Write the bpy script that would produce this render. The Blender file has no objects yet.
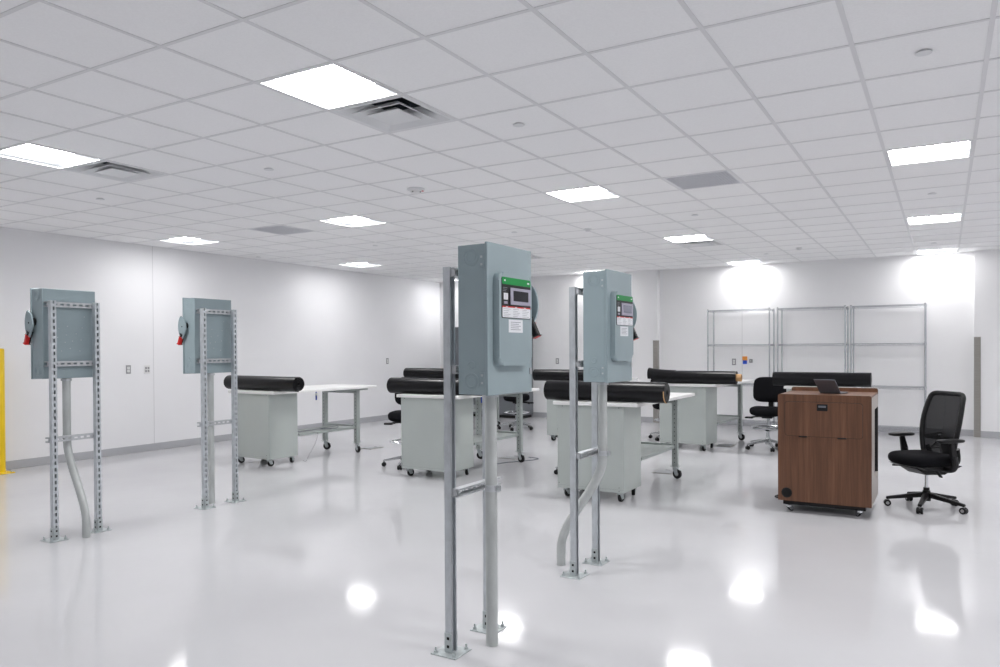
import bpy, bmesh, math, random
from mathutils import Vector, Matrix
random.seed(7)
PI = math.pi
C = bpy.context.scene.collection

# ------------------------------------------------------------------ materials
def lin(c):
    c = c / 255.0
    return c / 12.92 if c <= 0.04045 else ((c + 0.055) / 1.055) ** 2.4

def rgb(r, g, b):
    return (lin(r), lin(g), lin(b), 1)

def mat(name, col, rough=0.5, metal=0.0, noise=0.0, nscale=20.0, stretch=(1, 1, 1), bump=0.0, spec=0.5, coat=0.0, rnoise=0.0):
    m = bpy.data.materials.new(name); m.use_nodes = True
    nt = m.node_tree; b = nt.nodes['Principled BSDF']
    b.inputs['Base Color'].default_value = col
    b.inputs['Roughness'].default_value = rough
    b.inputs['Metallic'].default_value = metal
    b.inputs['Specular IOR Level'].default_value = spec
    b.inputs['Coat Weight'].default_value = coat
    tc = nt.nodes.new('ShaderNodeTexCoord'); mp = nt.nodes.new('ShaderNodeMapping')
    mp.inputs['Scale'].default_value = stretch
    nz = nt.nodes.new('ShaderNodeTexNoise'); nz.inputs['Scale'].default_value = nscale; nz.inputs['Detail'].default_value = 5
    nt.links.new(tc.outputs['Object'], mp.inputs['Vector']); nt.links.new(mp.outputs['Vector'], nz.inputs['Vector'])
    if noise > 0:
        cr = nt.nodes.new('ShaderNodeValToRGB')
        cr.color_ramp.elements[0].position = 0.3; cr.color_ramp.elements[1].position = 0.7
        cr.color_ramp.elements[0].color = tuple(c * (1 - noise) for c in col[:3]) + (1,)
        cr.color_ramp.elements[1].color = tuple(min(1, c * (1 + noise)) for c in col[:3]) + (1,)
        nt.links.new(nz.outputs['Fac'], cr.inputs['Fac']); nt.links.new(cr.outputs['Color'], b.inputs['Base Color'])
    if rnoise > 0:
        mr = nt.nodes.new('ShaderNodeMapRange')
        mr.inputs['To Min'].default_value = max(0.02, rough - rnoise); mr.inputs['To Max'].default_value = rough + rnoise
        nt.links.new(nz.outputs['Fac'], mr.inputs['Value']); nt.links.new(mr.outputs['Result'], b.inputs['Roughness'])
    if bump > 0:
        bp = nt.nodes.new('ShaderNodeBump'); bp.inputs['Strength'].default_value = bump; bp.inputs['Distance'].default_value = 0.002
        nt.links.new(nz.outputs['Fac'], bp.inputs['Height']); nt.links.new(bp.outputs['Normal'], b.inputs['Normal'])
    return m

def wall_mat(name, col, axis, seams):
    """painted wall panels with narrow butt joints at the given world positions"""
    m = mat(name, col, 0.55, noise=0.012, nscale=1.5)
    nt = m.node_tree; b = nt.nodes['Principled BSDF']
    geo = nt.nodes.new('ShaderNodeNewGeometry'); sp = nt.nodes.new('ShaderNodeSeparateXYZ')
    nt.links.new(geo.outputs['Position'], sp.inputs['Vector'])
    acc = None
    for s in seams:
        d = nt.nodes.new('ShaderNodeMath'); d.operation = 'COMPARE'
        d.inputs[1].default_value = s; d.inputs[2].default_value = 0.006
        nt.links.new(sp.outputs[axis], d.inputs[0])
        if acc is None: acc = d
        else:
            a = nt.nodes.new('ShaderNodeMath'); a.operation = 'MAXIMUM'
            nt.links.new(acc.outputs[0], a.inputs[0]); nt.links.new(d.outputs[0], a.inputs[1]); acc = a
    if acc:
        src = b.inputs['Base Color'].links[0].from_socket
        mx = nt.nodes.new('ShaderNodeMix'); mx.data_type = 'RGBA'
        nt.links.new(acc.outputs[0], mx.inputs['Factor']); nt.links.new(src, mx.inputs['A'])
        mx.inputs['B'].default_value = tuple(c * 0.8 for c in col[:3]) + (1,)
        nt.links.new(mx.outputs['Result'], b.inputs['Base Color'])
    return m

def emit(name, col, strength, base=1.0):
    m = bpy.data.materials.new(name); m.use_nodes = True
    nt = m.node_tree; b = nt.nodes['Principled BSDF']
    b.inputs['Base Color'].default_value = tuple(c * base for c in col[:3]) + (1,)
    b.inputs['Emission Color'].default_value = col
    b.inputs['Emission Strength'].default_value = strength
    return m

def wood_mat(name):
    m = mat(name, rgb(96, 66, 50), 0.42, spec=0.35)
    nt = m.node_tree; b = nt.nodes['Principled BSDF']
    tc = nt.nodes.new('ShaderNodeTexCoord'); mp = nt.nodes.new('ShaderNodeMapping'); mp.inputs['Scale'].default_value = (9, 9, 0.35)
    n1 = nt.nodes.new('ShaderNodeTexNoise'); n1.inputs['Scale'].default_value = 2.2; n1.inputs['Detail'].default_value = 8; n1.inputs['Roughness'].default_value = 0.65
    mp2 = nt.nodes.new('ShaderNodeMapping'); mp2.inputs['Scale'].default_value = (120, 120, 2.5)
    n2 = nt.nodes.new('ShaderNodeTexNoise'); n2.inputs['Scale'].default_value = 1.5; n2.inputs['Detail'].default_value = 3
    mx = nt.nodes.new('ShaderNodeMath'); mx.operation = 'MULTIPLY_ADD'; mx.inputs[1].default_value = 0.35
    cr = nt.nodes.new('ShaderNodeValToRGB')
    e = cr.color_ramp.elements
    e[0].position = 0.38; e[0].color = rgb(78, 53, 40)
    e[1].position = 0.98; e[1].color = rgb(128, 90, 67)
    k = e.new(0.66); k.color = rgb(102, 70, 52)
    nt.links.new(tc.outputs['Object'], mp.inputs['Vector']); nt.links.new(tc.outputs['Object'], mp2.inputs['Vector'])
    nt.links.new(mp.outputs['Vector'], n1.inputs['Vector']); nt.links.new(mp2.outputs['Vector'], n2.inputs['Vector'])
    nt.links.new(n2.outputs['Fac'], mx.inputs[0]); nt.links.new(n1.outputs['Fac'], mx.inputs[2])
    nt.links.new(mx.outputs[0], cr.inputs['Fac']); nt.links.new(cr.outputs['Color'], b.inputs['Base Color'])
    return m

def mesh_fabric(name):
    m = bpy.data.materials.new(name); m.use_nodes = True
    nt = m.node_tree; b = nt.nodes['Principled BSDF']; out = nt.nodes['Material Output']
    b.inputs['Base Color'].default_value = rgb(20, 20, 23); b.inputs['Roughness'].default_value = 0.8; b.inputs['Specular IOR Level'].default_value = 0.2
    tr = nt.nodes.new('ShaderNodeBsdfTransparent'); mx = nt.nodes.new('ShaderNodeMixShader'); mx.inputs[0].default_value = 0.94
    nt.links.new(tr.outputs[0], mx.inputs[1]); nt.links.new(b.outputs[0], mx.inputs[2]); nt.links.new(mx.outputs[0], out.inputs[0])
    return m

M = dict(
    floor=mat('epoxy_floor', rgb(196, 196, 199), 0.085, noise=0.03, nscale=0.9, spec=0.16, rnoise=0.03),
    ceil=mat('ceiling_tile', rgb(244, 244, 245), 0.9, noise=0.02, nscale=90, bump=0.1),
    tbar=mat('ceiling_bar', rgb(222, 222, 224), 0.5),
    wall=wall_mat('wall_paint_left', rgb(237, 237, 239), 'Y', (7.13, 1.9)),
    wallb=wall_mat('wall_paint_back', rgb(242, 242, 243), 'X', (-3.317, 3.4)),
    base=mat('rubber_base', rgb(178, 179, 183), 0.5),
    steel=mat('brushed_steel', rgb(165, 162, 156), 0.35, 0.8, noise=0.08, nscale=6, stretch=(1, 1, 30)),
    galv=mat('galvanised', rgb(196, 199, 202), 0.42, 0.7, noise=0.1, nscale=38),
    galvdark=mat('galvanised_weathered', rgb(200, 205, 209), 0.42, 0.75, noise=0.1, nscale=30, stretch=(1, 1, 0.5)),
    zinc=mat('zinc_plate', rgb(190, 197, 198), 0.38, 0.5, noise=0.1, nscale=40),
    conduit=mat('conduit_steel', rgb(188, 192, 191), 0.45, 0.35, noise=0.1, nscale=22, stretch=(1, 1, 0.35)),
    encl=mat('enclosure_grey', rgb(146, 162, 167), 0.42, 0.0, noise=0.03, nscale=5),
    black=mat('black_plastic', rgb(15, 15, 17), 0.45, spec=0.35),
    rubber=mat('black_rubber', rgb(20, 20, 22), 0.6, spec=0.35),
    hole=mat('dark_hole', rgb(10, 10, 11), 0.8),
    red=mat('red_grip', rgb(205, 32, 28), 0.4),
    green=mat('green_band', rgb(0, 138, 62), 0.4, spec=0.25),
    bezel=mat('screen_bezel', rgb(158, 155, 172), 0.4),
    screen=mat('screen_glass', rgb(20, 20, 30), 0.2, spec=0.25),
    screenlit=mat('screen_glass_pale', rgb(120, 122, 138), 0.2),
    white=mat('white_label', rgb(226, 228, 232), 0.5),
    ink=mat('label_ink', rgb(120, 124, 132), 0.6),
    cab=mat('cabinet_grey_green', rgb(184, 191, 188), 0.4, 0.1, noise=0.02, nscale=3),
    bench=mat('bench_leg_grey', rgb(166, 173, 171), 0.4, 0.25, noise=0.03, nscale=10),
    top=mat('white_laminate', rgb(236, 236, 235), 0.35),
    vinyl=mat('black_vinyl', rgb(13, 13, 17), 0.32, noise=0.1, nscale=3, stretch=(0.4, 6, 6), spec=0.25),
    card=mat('cardboard', rgb(198, 158, 112), 0.8, noise=0.06, nscale=30),
    chrome=mat('chrome', rgb(215, 217, 220), 0.12, 1.0),
    wire=mat('chrome_wire', rgb(200, 202, 206), 0.25, 0.9),
    alu=mat('polished_aluminium', rgb(196, 198, 200), 0.25, 0.85),
    fabric=mat('black_fabric', rgb(16, 16, 20), 0.9, noise=0.12, nscale=200, bump=0.15, spec=0.15),
    meshf=mesh_fabric('black_mesh_fabric'),
    wood=wood_mat('walnut_veneer'),
    edge=mat('painted_side_sheen', rgb(176, 168, 162), 0.4),  # pale tone paints the sheen of light on the lectern's sides
    inner=mat('lectern_inside', rgb(26, 24, 24), 0.7),
    laptop=mat('laptop_shell', rgb(108, 111, 119), 0.4, 0.3),
    yellow=mat('safety_yellow', rgb(236, 198, 10), 0.45),
    locker=mat('locker_grey', rgb(112, 116, 121), 0.45, noise=0.02, nscale=4),
    diff=mat('diffuser_white', rgb(222, 223, 225), 0.45),
    duct=mat('duct_dark', rgb(70, 78, 84), 0.6),
    grille=mat('grille_grey', rgb(226, 227, 231), 0.5),
    lamp=emit('lamp_lens', (1.0, 0.991, 0.988, 1), 9.2),
    sideglow=emit('lamp_side_painted_glow', (0.9, 0.94, 1.0, 1), 0.17, 0.03),  # faint glow over a dark base paints the reflectors' dimmer lit tone
    lamplow=emit('lamp_lens_low', (1.0, 0.991, 0.988, 1), 4.6),
    lampdim=emit('lamp_lens_dimmed', (1.0, 0.991, 0.988, 1), 5.2),
    outlet=mat('outlet_grey', rgb(150, 150, 152), 0.4),
    outletw=mat('outlet_white', rgb(226, 226, 226), 0.4),
    orange=mat('orange_plate', rgb(232, 150, 60), 0.5),
    blue=mat('blue_plate', rgb(40, 80, 190), 0.5),
    boxlid=mat('floor_box_lid', rgb(150, 152, 156), 0.5, 0.0),
)

def floor_wave(m):
    nt = m.node_tree; b = nt.nodes['Principled BSDF']
    tc = nt.nodes.new('ShaderNodeTexCoord'); nz = nt.nodes.new('ShaderNodeTexNoise'); nz.inputs['Scale'].default_value = 7.0; nz.inputs['Detail'].default_value = 4
    bp = nt.nodes.new('ShaderNodeBump'); bp.inputs['Strength'].default_value = 0.12; bp.inputs['Distance'].default_value = 0.004
    nt.links.new(tc.outputs['Object'], nz.inputs['Vector']); nt.links.new(nz.outputs['Fac'], bp.inputs['Height']); nt.links.new(bp.outputs['Normal'], b.inputs['Normal'])
floor_wave(M['floor'])

# ------------------------------------------------------------------ mesh builder
class MB:
    def __init__(s):
        s.bm = bmesh.new(); s.mats = []; s.xf = Matrix.Identity(4)
    def mi(s, m):
        if m not in s.mats: s.mats.append(m)
        return s.mats.index(m)
    def _fin(s, bm2, m, smooth=False):
        i = s.mi(m)
        for f in bm2.faces:
            f.material_index = i; f.smooth = smooth
        bmesh.ops.transform(bm2, matrix=s.xf, verts=bm2.verts)
        me = bpy.data.meshes.new('t'); bm2.to_mesh(me); bm2.free()
        s.bm.from_mesh(me); bpy.data.meshes.remove(me)
        return s
    def box(s, x0, x1, y0, y1, z0, z1, m, bev=0.0, seg=1):
        b = bmesh.new(); bmesh.ops.create_cube(b, size=1)
        for v in b.verts:
            v.co = Vector(((x0 + x1) / 2 + v.co.x * (x1 - x0), (y0 + y1) / 2 + v.co.y * (y1 - y0), (z0 + z1) / 2 + v.co.z * (z1 - z0)))
        if bev > 0:
            bmesh.ops.bevel(b, geom=list(b.edges), offset=bev, segments=seg, profile=0.5, affect='EDGES')
        return s._fin(b, m, bev > 0 and seg > 1)
    def bar(s, p0, p1, w, h, m, up=(0, 0, 1), bev=0.0):
        """rectangular bar from p0 to p1, w across, h along up"""
        p0 = Vector(p0); p1 = Vector(p1); d = (p1 - p0); L = d.length; d.normalize()
        up = Vector(up); side = d.cross(up)
        if side.length < 1e-5: side = d.cross(Vector((1, 0, 0)))
        side.normalize(); u2 = side.cross(d)
        b = bmesh.new(); bmesh.ops.create_cube(b, size=1)
        for v in b.verts:
            v.co = (p0 + p1) / 2 + d * (v.co.x * L) + side * (v.co.y * w) + u2 * (v.co.z * h)
        if bev > 0: bmesh.ops.bevel(b, geom=list(b.edges), offset=bev, segments=1, affect='EDGES')
        return s._fin(b, m)
    def taper(s, p0, p1, w0, h0, w1, h1, m, bev=0.0):
        p0 = Vector(p0); p1 = Vector(p1); d = (p1 - p0).normalized(); side = d.cross(Vector((0, 0, 1))).normalized(); u = side.cross(d)
        b = bmesh.new(); vs = []
        for p, w, h in ((p0, w0, h0), (p1, w1, h1)):
            for a, c in ((-1, -1), (1, -1), (1, 1), (-1, 1)):
                vs.append(b.verts.new(p + side * (a * w / 2) + u * (c * h / 2)))
        for f in ((0, 1, 2, 3), (7, 6, 5, 4), (0, 4, 5, 1), (1, 5, 6, 2), (2, 6, 7, 3), (3, 7, 4, 0)):
            b.faces.new([vs[i] for i in f])
        bmesh.ops.recalc_face_normals(b, faces=b.faces)
        if bev > 0: bmesh.ops.bevel(b, geom=list(b.edges), offset=bev, segments=2, affect='EDGES')
        return s._fin(b, m, bev > 0)
    def tube(s, pts, r, m, n=10, caps=True, closed=False, flat=1.0, rs=None):
        pts = [Vector(p) for p in pts]; b = bmesh.new(); rings = []; N = len(pts)
        prev = None
        for i, p in enumerate(pts):
            if closed: t = (pts[(i + 1) % N] - pts[i - 1])
            else: t = (pts[min(i + 1, N - 1)] - pts[max(i - 1, 0)])
            t.normalize()
            if prev is None:
                a = Vector((0, 0, 1)) if abs(t.z) < 0.9 else Vector((1, 0, 0))
                u = a.cross(t).normalized()
            else:
                u = (prev - t * prev.dot(t)).normalized()
            prev = u; w = t.cross(u); rr = rs[i] if rs else r
            rings.append([b.verts.new(p + u * (math.cos(2 * PI * k / n) * rr * flat) + w * (math.sin(2 * PI * k / n) * rr)) for k in range(n)])
        rng = range(N if closed else N - 1)
        for i in rng:
            A, B = rings[i], rings[(i + 1) % N]
            for k in range(n):
                b.faces.new((A[k], A[(k + 1) % n], B[(k + 1) % n], B[k]))
        if caps and not closed:
            b.faces.new(list(reversed(rings[0]))); b.faces.new(rings[-1])
        bmesh.ops.recalc_face_normals(b, faces=b.faces)
        return s._fin(b, m, True)
    def cyl(s, p0, p1, r, m, n=20, r1=None):
        return s.tube([p0, p1], r, m, n, rs=[r, r if r1 is None else r1])
    def lathe(s, prof, c, m, axis='z', n=24, smooth=True):
        """prof: list of (radius, height) along axis through c"""
        b = bmesh.new(); rings = []
        for r, h in prof:
            ring = []
            for k in range(n):
                a = 2 * PI * k / n
                v = Vector((r * math.cos(a), r * math.sin(a), h))
                if axis == 'x': v = Vector((v.z, v.x, v.y))
                elif axis == 'y': v = Vector((v.y, v.z, v.x))
                ring.append(b.verts.new(Vector(c) + v))
            rings.append(ring)
        for A, B in zip(rings, rings[1:]):
            for k in range(n): b.faces.new((A[k], A[(k + 1) % n], B[(k + 1) % n], B[k]))
        b.faces.new(rings[0]); b.faces.new(rings[-1])
        bmesh.ops.remove_doubles(b, verts=b.verts, dist=1e-6)
        bmesh.ops.recalc_face_normals(b, faces=b.faces)
        return s._fin(b, m, smooth)
    def prism(s, poly, plane, a0, a1, m, bev=0.0, smooth=False, seg=2):
        """poly in the two axes of plane ('xy','xz','yz'), extruded on the third from a0 to a1"""
        b = bmesh.new()
        def P(u, v, w):
            return {'xy': (u, v, w), 'xz': (u, w, v), 'yz': (w, u, v)}[plane]
        A = [b.verts.new(P(u, v, a0)) for u, v in poly]; B = [b.verts.new(P(u, v, a1)) for u, v in poly]
        b.faces.new(A); tf = b.faces.new(B)
        for k in range(len(A)):
            q = (k + 1) % len(A); b.faces.new((A[k], A[q], B[q], B[k]))
        if bev > 0:
            bmesh.ops.bevel(b, geom=list(tf.edges), offset=bev, segments=seg, profile=0.5, affect='EDGES')
        bmesh.ops.recalc_face_normals(b, faces=b.faces)
        return s._fin(b, m, smooth)
    def cushion(s, c, sx, sy, sz, m, e=0.35, e2=0.3, nu=32, nv=14, fn=None):
        """superellipsoid pad of half sizes sx, sy, sz; fn bends each local point"""
        b = bmesh.new()
        def pw(x, p): return math.copysign(abs(x) ** p, x)
        rows = []
        for j in range(nv + 1):
            v = -PI / 2 + PI * j / nv; row = []
            for i in range(nu):
                u = 2 * PI * i / nu
                p = Vector((sx * pw(math.cos(v), e2) * pw(math.cos(u), e), sy * pw(math.cos(v), e2) * pw(math.sin(u), e), sz * pw(math.sin(v), 0.75)))
                if fn: p = fn(p)
                row.append(b.verts.new(Vector(c) + p))
            rows.append(row)
        for A, B in zip(rows, rows[1:]):
            for i in range(nu): b.faces.new((A[i], A[(i + 1) % nu], B[(i + 1) % nu], B[i]))
        bmesh.ops.remove_doubles(b, verts=b.verts, dist=1e-6)
        bmesh.ops.recalc_face_normals(b, faces=b.faces)
        return s._fin(b, m, True)
    def quadgrid(s, f, nu, nv, m):
        b = bmesh.new()
        g = [[b.verts.new(f(i / nu, j / nv)) for j in range(nv + 1)] for i in range(nu + 1)]
        for i in range(nu):
            for j in range(nv): b.faces.new((g[i][j], g[i + 1][j], g[i + 1][j + 1], g[i][j + 1]))
        return s._fin(b, m, True)
    def quad(s, pts, m):
        b = bmesh.new(); b.faces.new([b.verts.new(p) for p in pts]); return s._fin(b, m)
    def build(s, name, parent=None):
        me = bpy.data.meshes.new(name); s.bm.to_mesh(me); s.bm.free()
        for m in s.mats: me.materials.append(M[m])
        if any(p.use_smooth for p in me.polygons): me.set_sharp_from_angle(angle=math.radians(40))
        o = bpy.data.objects.new(name, me); C.objects.link(o)
        if parent: o.parent = parent
        return o

def tag(o, label=None, cat=None, group=None, kind=None):
    if label: o['label'] = label
    if cat: o['category'] = cat
    if group: o['group'] = group
    if kind: o['kind'] = kind
    return o

def thing(name, label, cat, loc=(0, 0, 0), rz=0.0, group=None):
    o = bpy.data.objects.new(name, None); C.objects.link(o); o.empty_display_size = 0.1
    o.location = loc; o.rotation_euler = (0, 0, rz)
    return tag(o, label, cat, group)

def dup(root, label, loc, rz=0.0, group=None, skip=()):
    r = root.copy(); C.objects.link(r); r.location = loc; r.rotation_euler = (0, 0, rz); r['label'] = label
    if group: r['group'] = group
    def rec(src, dst):
        for ch in list(src.children):
            if ch.name.split('.')[0] in skip: continue
            c = ch.copy(); C.objects.link(c); c.parent = dst; rec(ch, c)
    rec(root, r)
    return r

def struct(mb, name, label=None):
    return tag(mb.build(name), label, None, None, 'structure')

def rrect(x0, x1, y0, y1, r, n=6):
    pts = []
    for cx, cy, a0 in ((x1 - r, y1 - r, 0), (x0 + r, y1 - r, PI / 2), (x0 + r, y0 + r, PI), (x1 - r, y0 + r, 1.5 * PI)):
        for k in range(n + 1):
            a = a0 + PI / 2 * k / n; pts.append((cx + r * math.cos(a), cy + r * math.sin(a)))
    return pts

# ------------------------------------------------------------------ the room
CZ = 3.047; T = 0.61; GX = -1.632; GY = 3.70
XL, XR, YF, YB = -10.205, 5.1, -5.2, 14.75
YS = 14.60                                   # face of the two wall sections either side of the shallow shelf recess
XA, XB2 = -4.93, 0.425                       # ends of the recess
struct(MB().box(XL - 0.2, XR + 0.2, YF - 0.2, YB + 0.2, -0.2, 0, 'floor'), 'floor', 'glossy pale grey epoxy floor')
struct(MB().box(XL - 0.2, XL, YF - 0.2, YB + 0.2, 0, CZ + 0.5, 'wall'), 'wall_left')
struct(MB().box(XL, XR, YB, YB + 0.2, 0, CZ + 0.5, 'wallb'), 'wall_back')
struct(MB().box(XL, XA, YS, YB, 0, CZ + 0.3, 'wallb'), 'wall_back_left')
struct(MB().box(XB2, XR, YS, YB, 0, CZ + 0.3, 'wallb'), 'wall_back_right')
struct(MB().box(XR, XR + 0.2, YF - 0.2, YB + 0.2, 0, CZ + 0.5, 'wall'), 'wall_right')
struct(MB().box(XL, XR, YF - 0.2, YF, 0, CZ + 0.5, 'wallb'), 'wall_front')
def baseb(name, x0, x1, y0, y1):
    struct(MB().box(x0, x1, y0, y1, 0, 0.105, 'base', 0.003), name)
baseb('baseboard_left', XL, XL + 0.012, YF, YS)
baseb('baseboard_back', XA, XB2, YB - 0.012, YB)
baseb('baseboard_back_left', XL + 0.012, XA, YS - 0.012, YS)
baseb('baseboard_back_right', XB2, XR, YS - 0.012, YS)
for i, (x, s) in enumerate(((XA, -1), (XB2, 1))):
    mb = MB()
    x0, x1 = sorted((x, x + s * 0.09)); mb.box(x0, x1, YS - 0.016, YS - 0.0125, 0.0, 1.64, 'steel')
    x0, x1 = sorted((x, x - s * 0.0035)); mb.box(x0, x1, YS - 0.016, YS + 0.09, 0.0, 1.64, 'steel')
    struct(mb, 'trim_%d' % (i + 1), ['brushed steel corner guard behind the rear workbenches', 'brushed steel corner guard right of the wire shelving'][i])

# ceiling: tiles between T bars, open where a fixture takes a tile
LIGHTS = [(-3, -1), (-8, -1), (-8, 5), (-13, 5), (-13, 11), (-3, 5), (-3, 11), (-3, 17), (2, 5), (2, 11), (2, 17), (-8, 17), (-8, 11),
          (-13, -1), (2, -1), (-13, 17), (7, 11), (7, 5), (7, -1), (7, 17), (-13, -7), (-8, -7), (-3, -7), (2, -7), (7, -7)]
DIFFS = [(-3, 0), (-8, 0), (-3, 12), (-8, 12)]
GRILLES = [(-10, 5), (-1, 5)]
taken = set(LIGHTS + DIFFS + GRILLES)
mb = MB(); b = bmesh.new()
i0, i1 = math.floor((XL - GX) / T), math.ceil((XR - GX) / T); j0, j1 = math.floor((YF - GY) / T), math.ceil((YB - GY) / T)
for i in range(i0, i1):
    for j in range(j0, j1):
        if (i, j) in taken: continue
        x0, x1 = max(XL, GX + i * T), min(XR, GX + (i + 1) * T); y0, y1 = max(YF, GY + j * T), min(YB, GY + (j + 1) * T)
        if x1 - x0 < 0.02 or y1 - y0 < 0.02: continue
        vs = [b.verts.new(p) for p in ((x0, y0, CZ + 0.004), (x0, y1, CZ + 0.004), (x1, y1, CZ + 0.004), (x1, y0, CZ + 0.004))]
        b.faces.new(vs)
mb._fin(b, 'ceil')
ceiling = struct(mb, 'ceiling', 'white acoustic tile ceiling')
mb = MB()
for i in range(i0, i1 + 1):
    x = GX + i * T
    if XL < x < XR: mb.box(x - 0.012, x + 0.012, YF, YB, CZ, CZ + 0.03, 'tbar')
for j in range(j0, j1 + 1):
    y = GY + j * T
    if YF < y < YB: mb.box(XL, XR, y - 0.012, y + 0.012, CZ + 0.0005, CZ + 0.03, 'tbar')
mb.build('suspension_grid', ceiling)

def tile_c(i, j): return (GX + (i + 0.5) * T, GY + (j + 0.5) * T, CZ)

# ------------------------------------------------------------------ recessed lights
HALF = 0.293
def make_light(lens='lamp'):
    t = thing('ceiling_light', 'x', 'ceiling light')
    mb = MB(); h = HALF; d = 0.085
    # housing: sloping reflectors along +-Y, closed ends, top
    yi = 0.225
    for s in (-1, 1):
        mb.quad([(-h, s * h, 0.004), (h, s * h, 0.004), (h, s * yi, d), (-h, s * yi, d)], 'sideglow')
        mb.quad([(s * h, -h, 0.004), (s * h, -yi, d), (s * h, yi, d), (s * h, h, 0.004)], 'sideglow')
    mb.quad([(-h, -yi, d), (h, -yi, d), (h, yi, d), (-h, yi, d)], 'sideglow')
    for s in (-1, 1):
        mb.box(-h - 0.001, h + 0.001, *sorted((s * (h + 0.001), s * (h - 0.012))), 0.0, 0.005, 'diff')
        mb.box(*sorted((s * (h + 0.001), s * (h - 0.012))), -h, h, 0.0, 0.005, 'diff')
    mb.build('housing', t)
    mb = MB(); w = 0.22; n = 12
    prof = [(-w + 2 * w * k / n) for k in range(n + 1)]
    def f(u, v):
        y = -w + 2 * w * v; return Vector((-h + 0.02 + (2 * h - 0.04) * u, y, d - 0.008 - 0.05 * math.sqrt(max(0, 1 - (y / w) ** 2))))
    mb.quadgrid(f, 1, n * 2, lens)
    for s in (-1, 1):
        b = bmesh.new(); x = s * (h - 0.02)
        arc = [b.verts.new((x, y, d - 0.008 - 0.05 * math.sqrt(max(0, 1 - (y / w) ** 2)))) for y in [-w + 2 * w * k / (2 * n) for k in range(2 * n + 1)]]
        b.faces.new(arc); mb._fin(b, lens)
    mb.build('lens', t)
    return t
LL = ['largest, nearest lit square ceiling light with an air diffuser on its far side',
      'lit square ceiling light cut off by the left edge of the photo',
      'lit square ceiling light beyond the round smoke detector, right of a grey return grille',
      'lit square ceiling light close to the left wall, above its two outlets',
      'lit square ceiling light by the left wall, left of the nearest enclosure',
      'lit square ceiling light above the second grey enclosure, left of a grey return grille',
      'lit square ceiling light with an air diffuser behind it, left of the wire shelving',
      'lit square ceiling light tight against the back wall above the left wire shelving unit',
      'lit square ceiling light at the right, nearest of the row of three above the lectern',
      'lit square ceiling light at the right, middle of the row of three above the lectern',
      'lit square ceiling light at the right against the back wall, farthest of three',
      'lit square ceiling light by the back wall peeking over the second enclosure',
      'lit square ceiling light seen between the nearest post and its enclosure',
      'lit square ceiling light above the left wall, outside the left edge of the photo',
      'lit square ceiling light just above the top edge of the photo at right',
      'lit square ceiling light in the far left corner of the room',
      'lit square ceiling light in the right half of the room outside the frame, third row']
OFF = 'lit square ceiling light outside the frame, seen only by its glow'
lamp0 = make_light(); lamp1 = make_light('lampdim'); lamp2 = make_light('lamplow'); used = set()
for k, ij in enumerate(LIGHTS):
    lab = LL[k] if k < len(LL) else OFF
    if k > 12: lab = OFF
    g = 'ceiling lights outside the frame' if lab == OFF else 'recessed square ceiling lights'
    if k == 0: lamp0.location = tile_c(*ij); lamp0['label'] = lab; lamp0['group'] = g
    elif ij[1] == 17 or ij[0] == -13 or ij[1] == -7:      # the outer rows run dimmed
        src = lamp2 if ij[1] == 17 else lamp1
        if src.name not in used: used.add(src.name); src.location = tile_c(*ij); src['label'] = lab; src['group'] = g
        else: dup(src, lab, tile_c(*ij), 0, g)
    else: dup(lamp0, lab, tile_c(*ij), 0, g)

def make_diffuser():
    t = thing('ceiling_diffuser', 'x', 'air vent')
    h = HALF + 0.001
    def frust(mb, a0, z0, a1, z1, m):
        for k in range(4):
            R = Matrix.Rotation(k * PI / 2, 3, 'Z')
            mb.quad([R @ Vector(p) for p in ((-a0, -a0, z0), (a0, -a0, z0), (a1, -a1, z1), (-a1, -a1, z1))], m)
    mb = MB(); frust(mb, h, -0.001, 0.272, -0.002, 'diff'); frust(mb, 0.272, -0.002, 0.15, 0.085, 'diff'); mb.build('flange', t)
    mb = MB(); frust(mb, 0.2, -0.006, 0.12, 0.045, 'diff'); frust(mb, 0.2, -0.006, 0.196, -0.009, 'diff'); frust(mb, 0.196, -0.009, 0.116, 0.042, 'diff'); mb.build('cone', t)
    mb = MB(); mb.box(-0.128, 0.128, -0.128, 0.128, -0.012, -0.008, 'diff'); frust(mb, 0.128, -0.008, 0.06, 0.03, 'diff'); mb.build('centre_plate', t)
    mb = MB(); frust(mb, 0.15, 0.085, 0.15, 0.2, 'duct'); mb.quad([(-0.15, -0.15, 0.2), (0.15, -0.15, 0.2), (0.15, 0.15, 0.2), (-0.15, 0.15, 0.2)], 'duct')
    mb.build('duct_box', t)
    return t
d0 = make_diffuser()
DL = ['large square air diffuser with nested cones beyond the nearest ceiling light', 'square air diffuser beyond the ceiling light at the left edge of the photo',
      'square air diffuser beyond the ceiling light left of the wire shelving', 'square air diffuser mostly hidden behind the nearest grey enclosure']
for k, ij in enumerate(DIFFS):
    if k == 0: d0.location = tile_c(*ij); d0['label'] = DL[0]; d0['group'] = 'square ceiling air diffusers'
    else: dup(d0, DL[k], tile_c(*ij))

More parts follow.
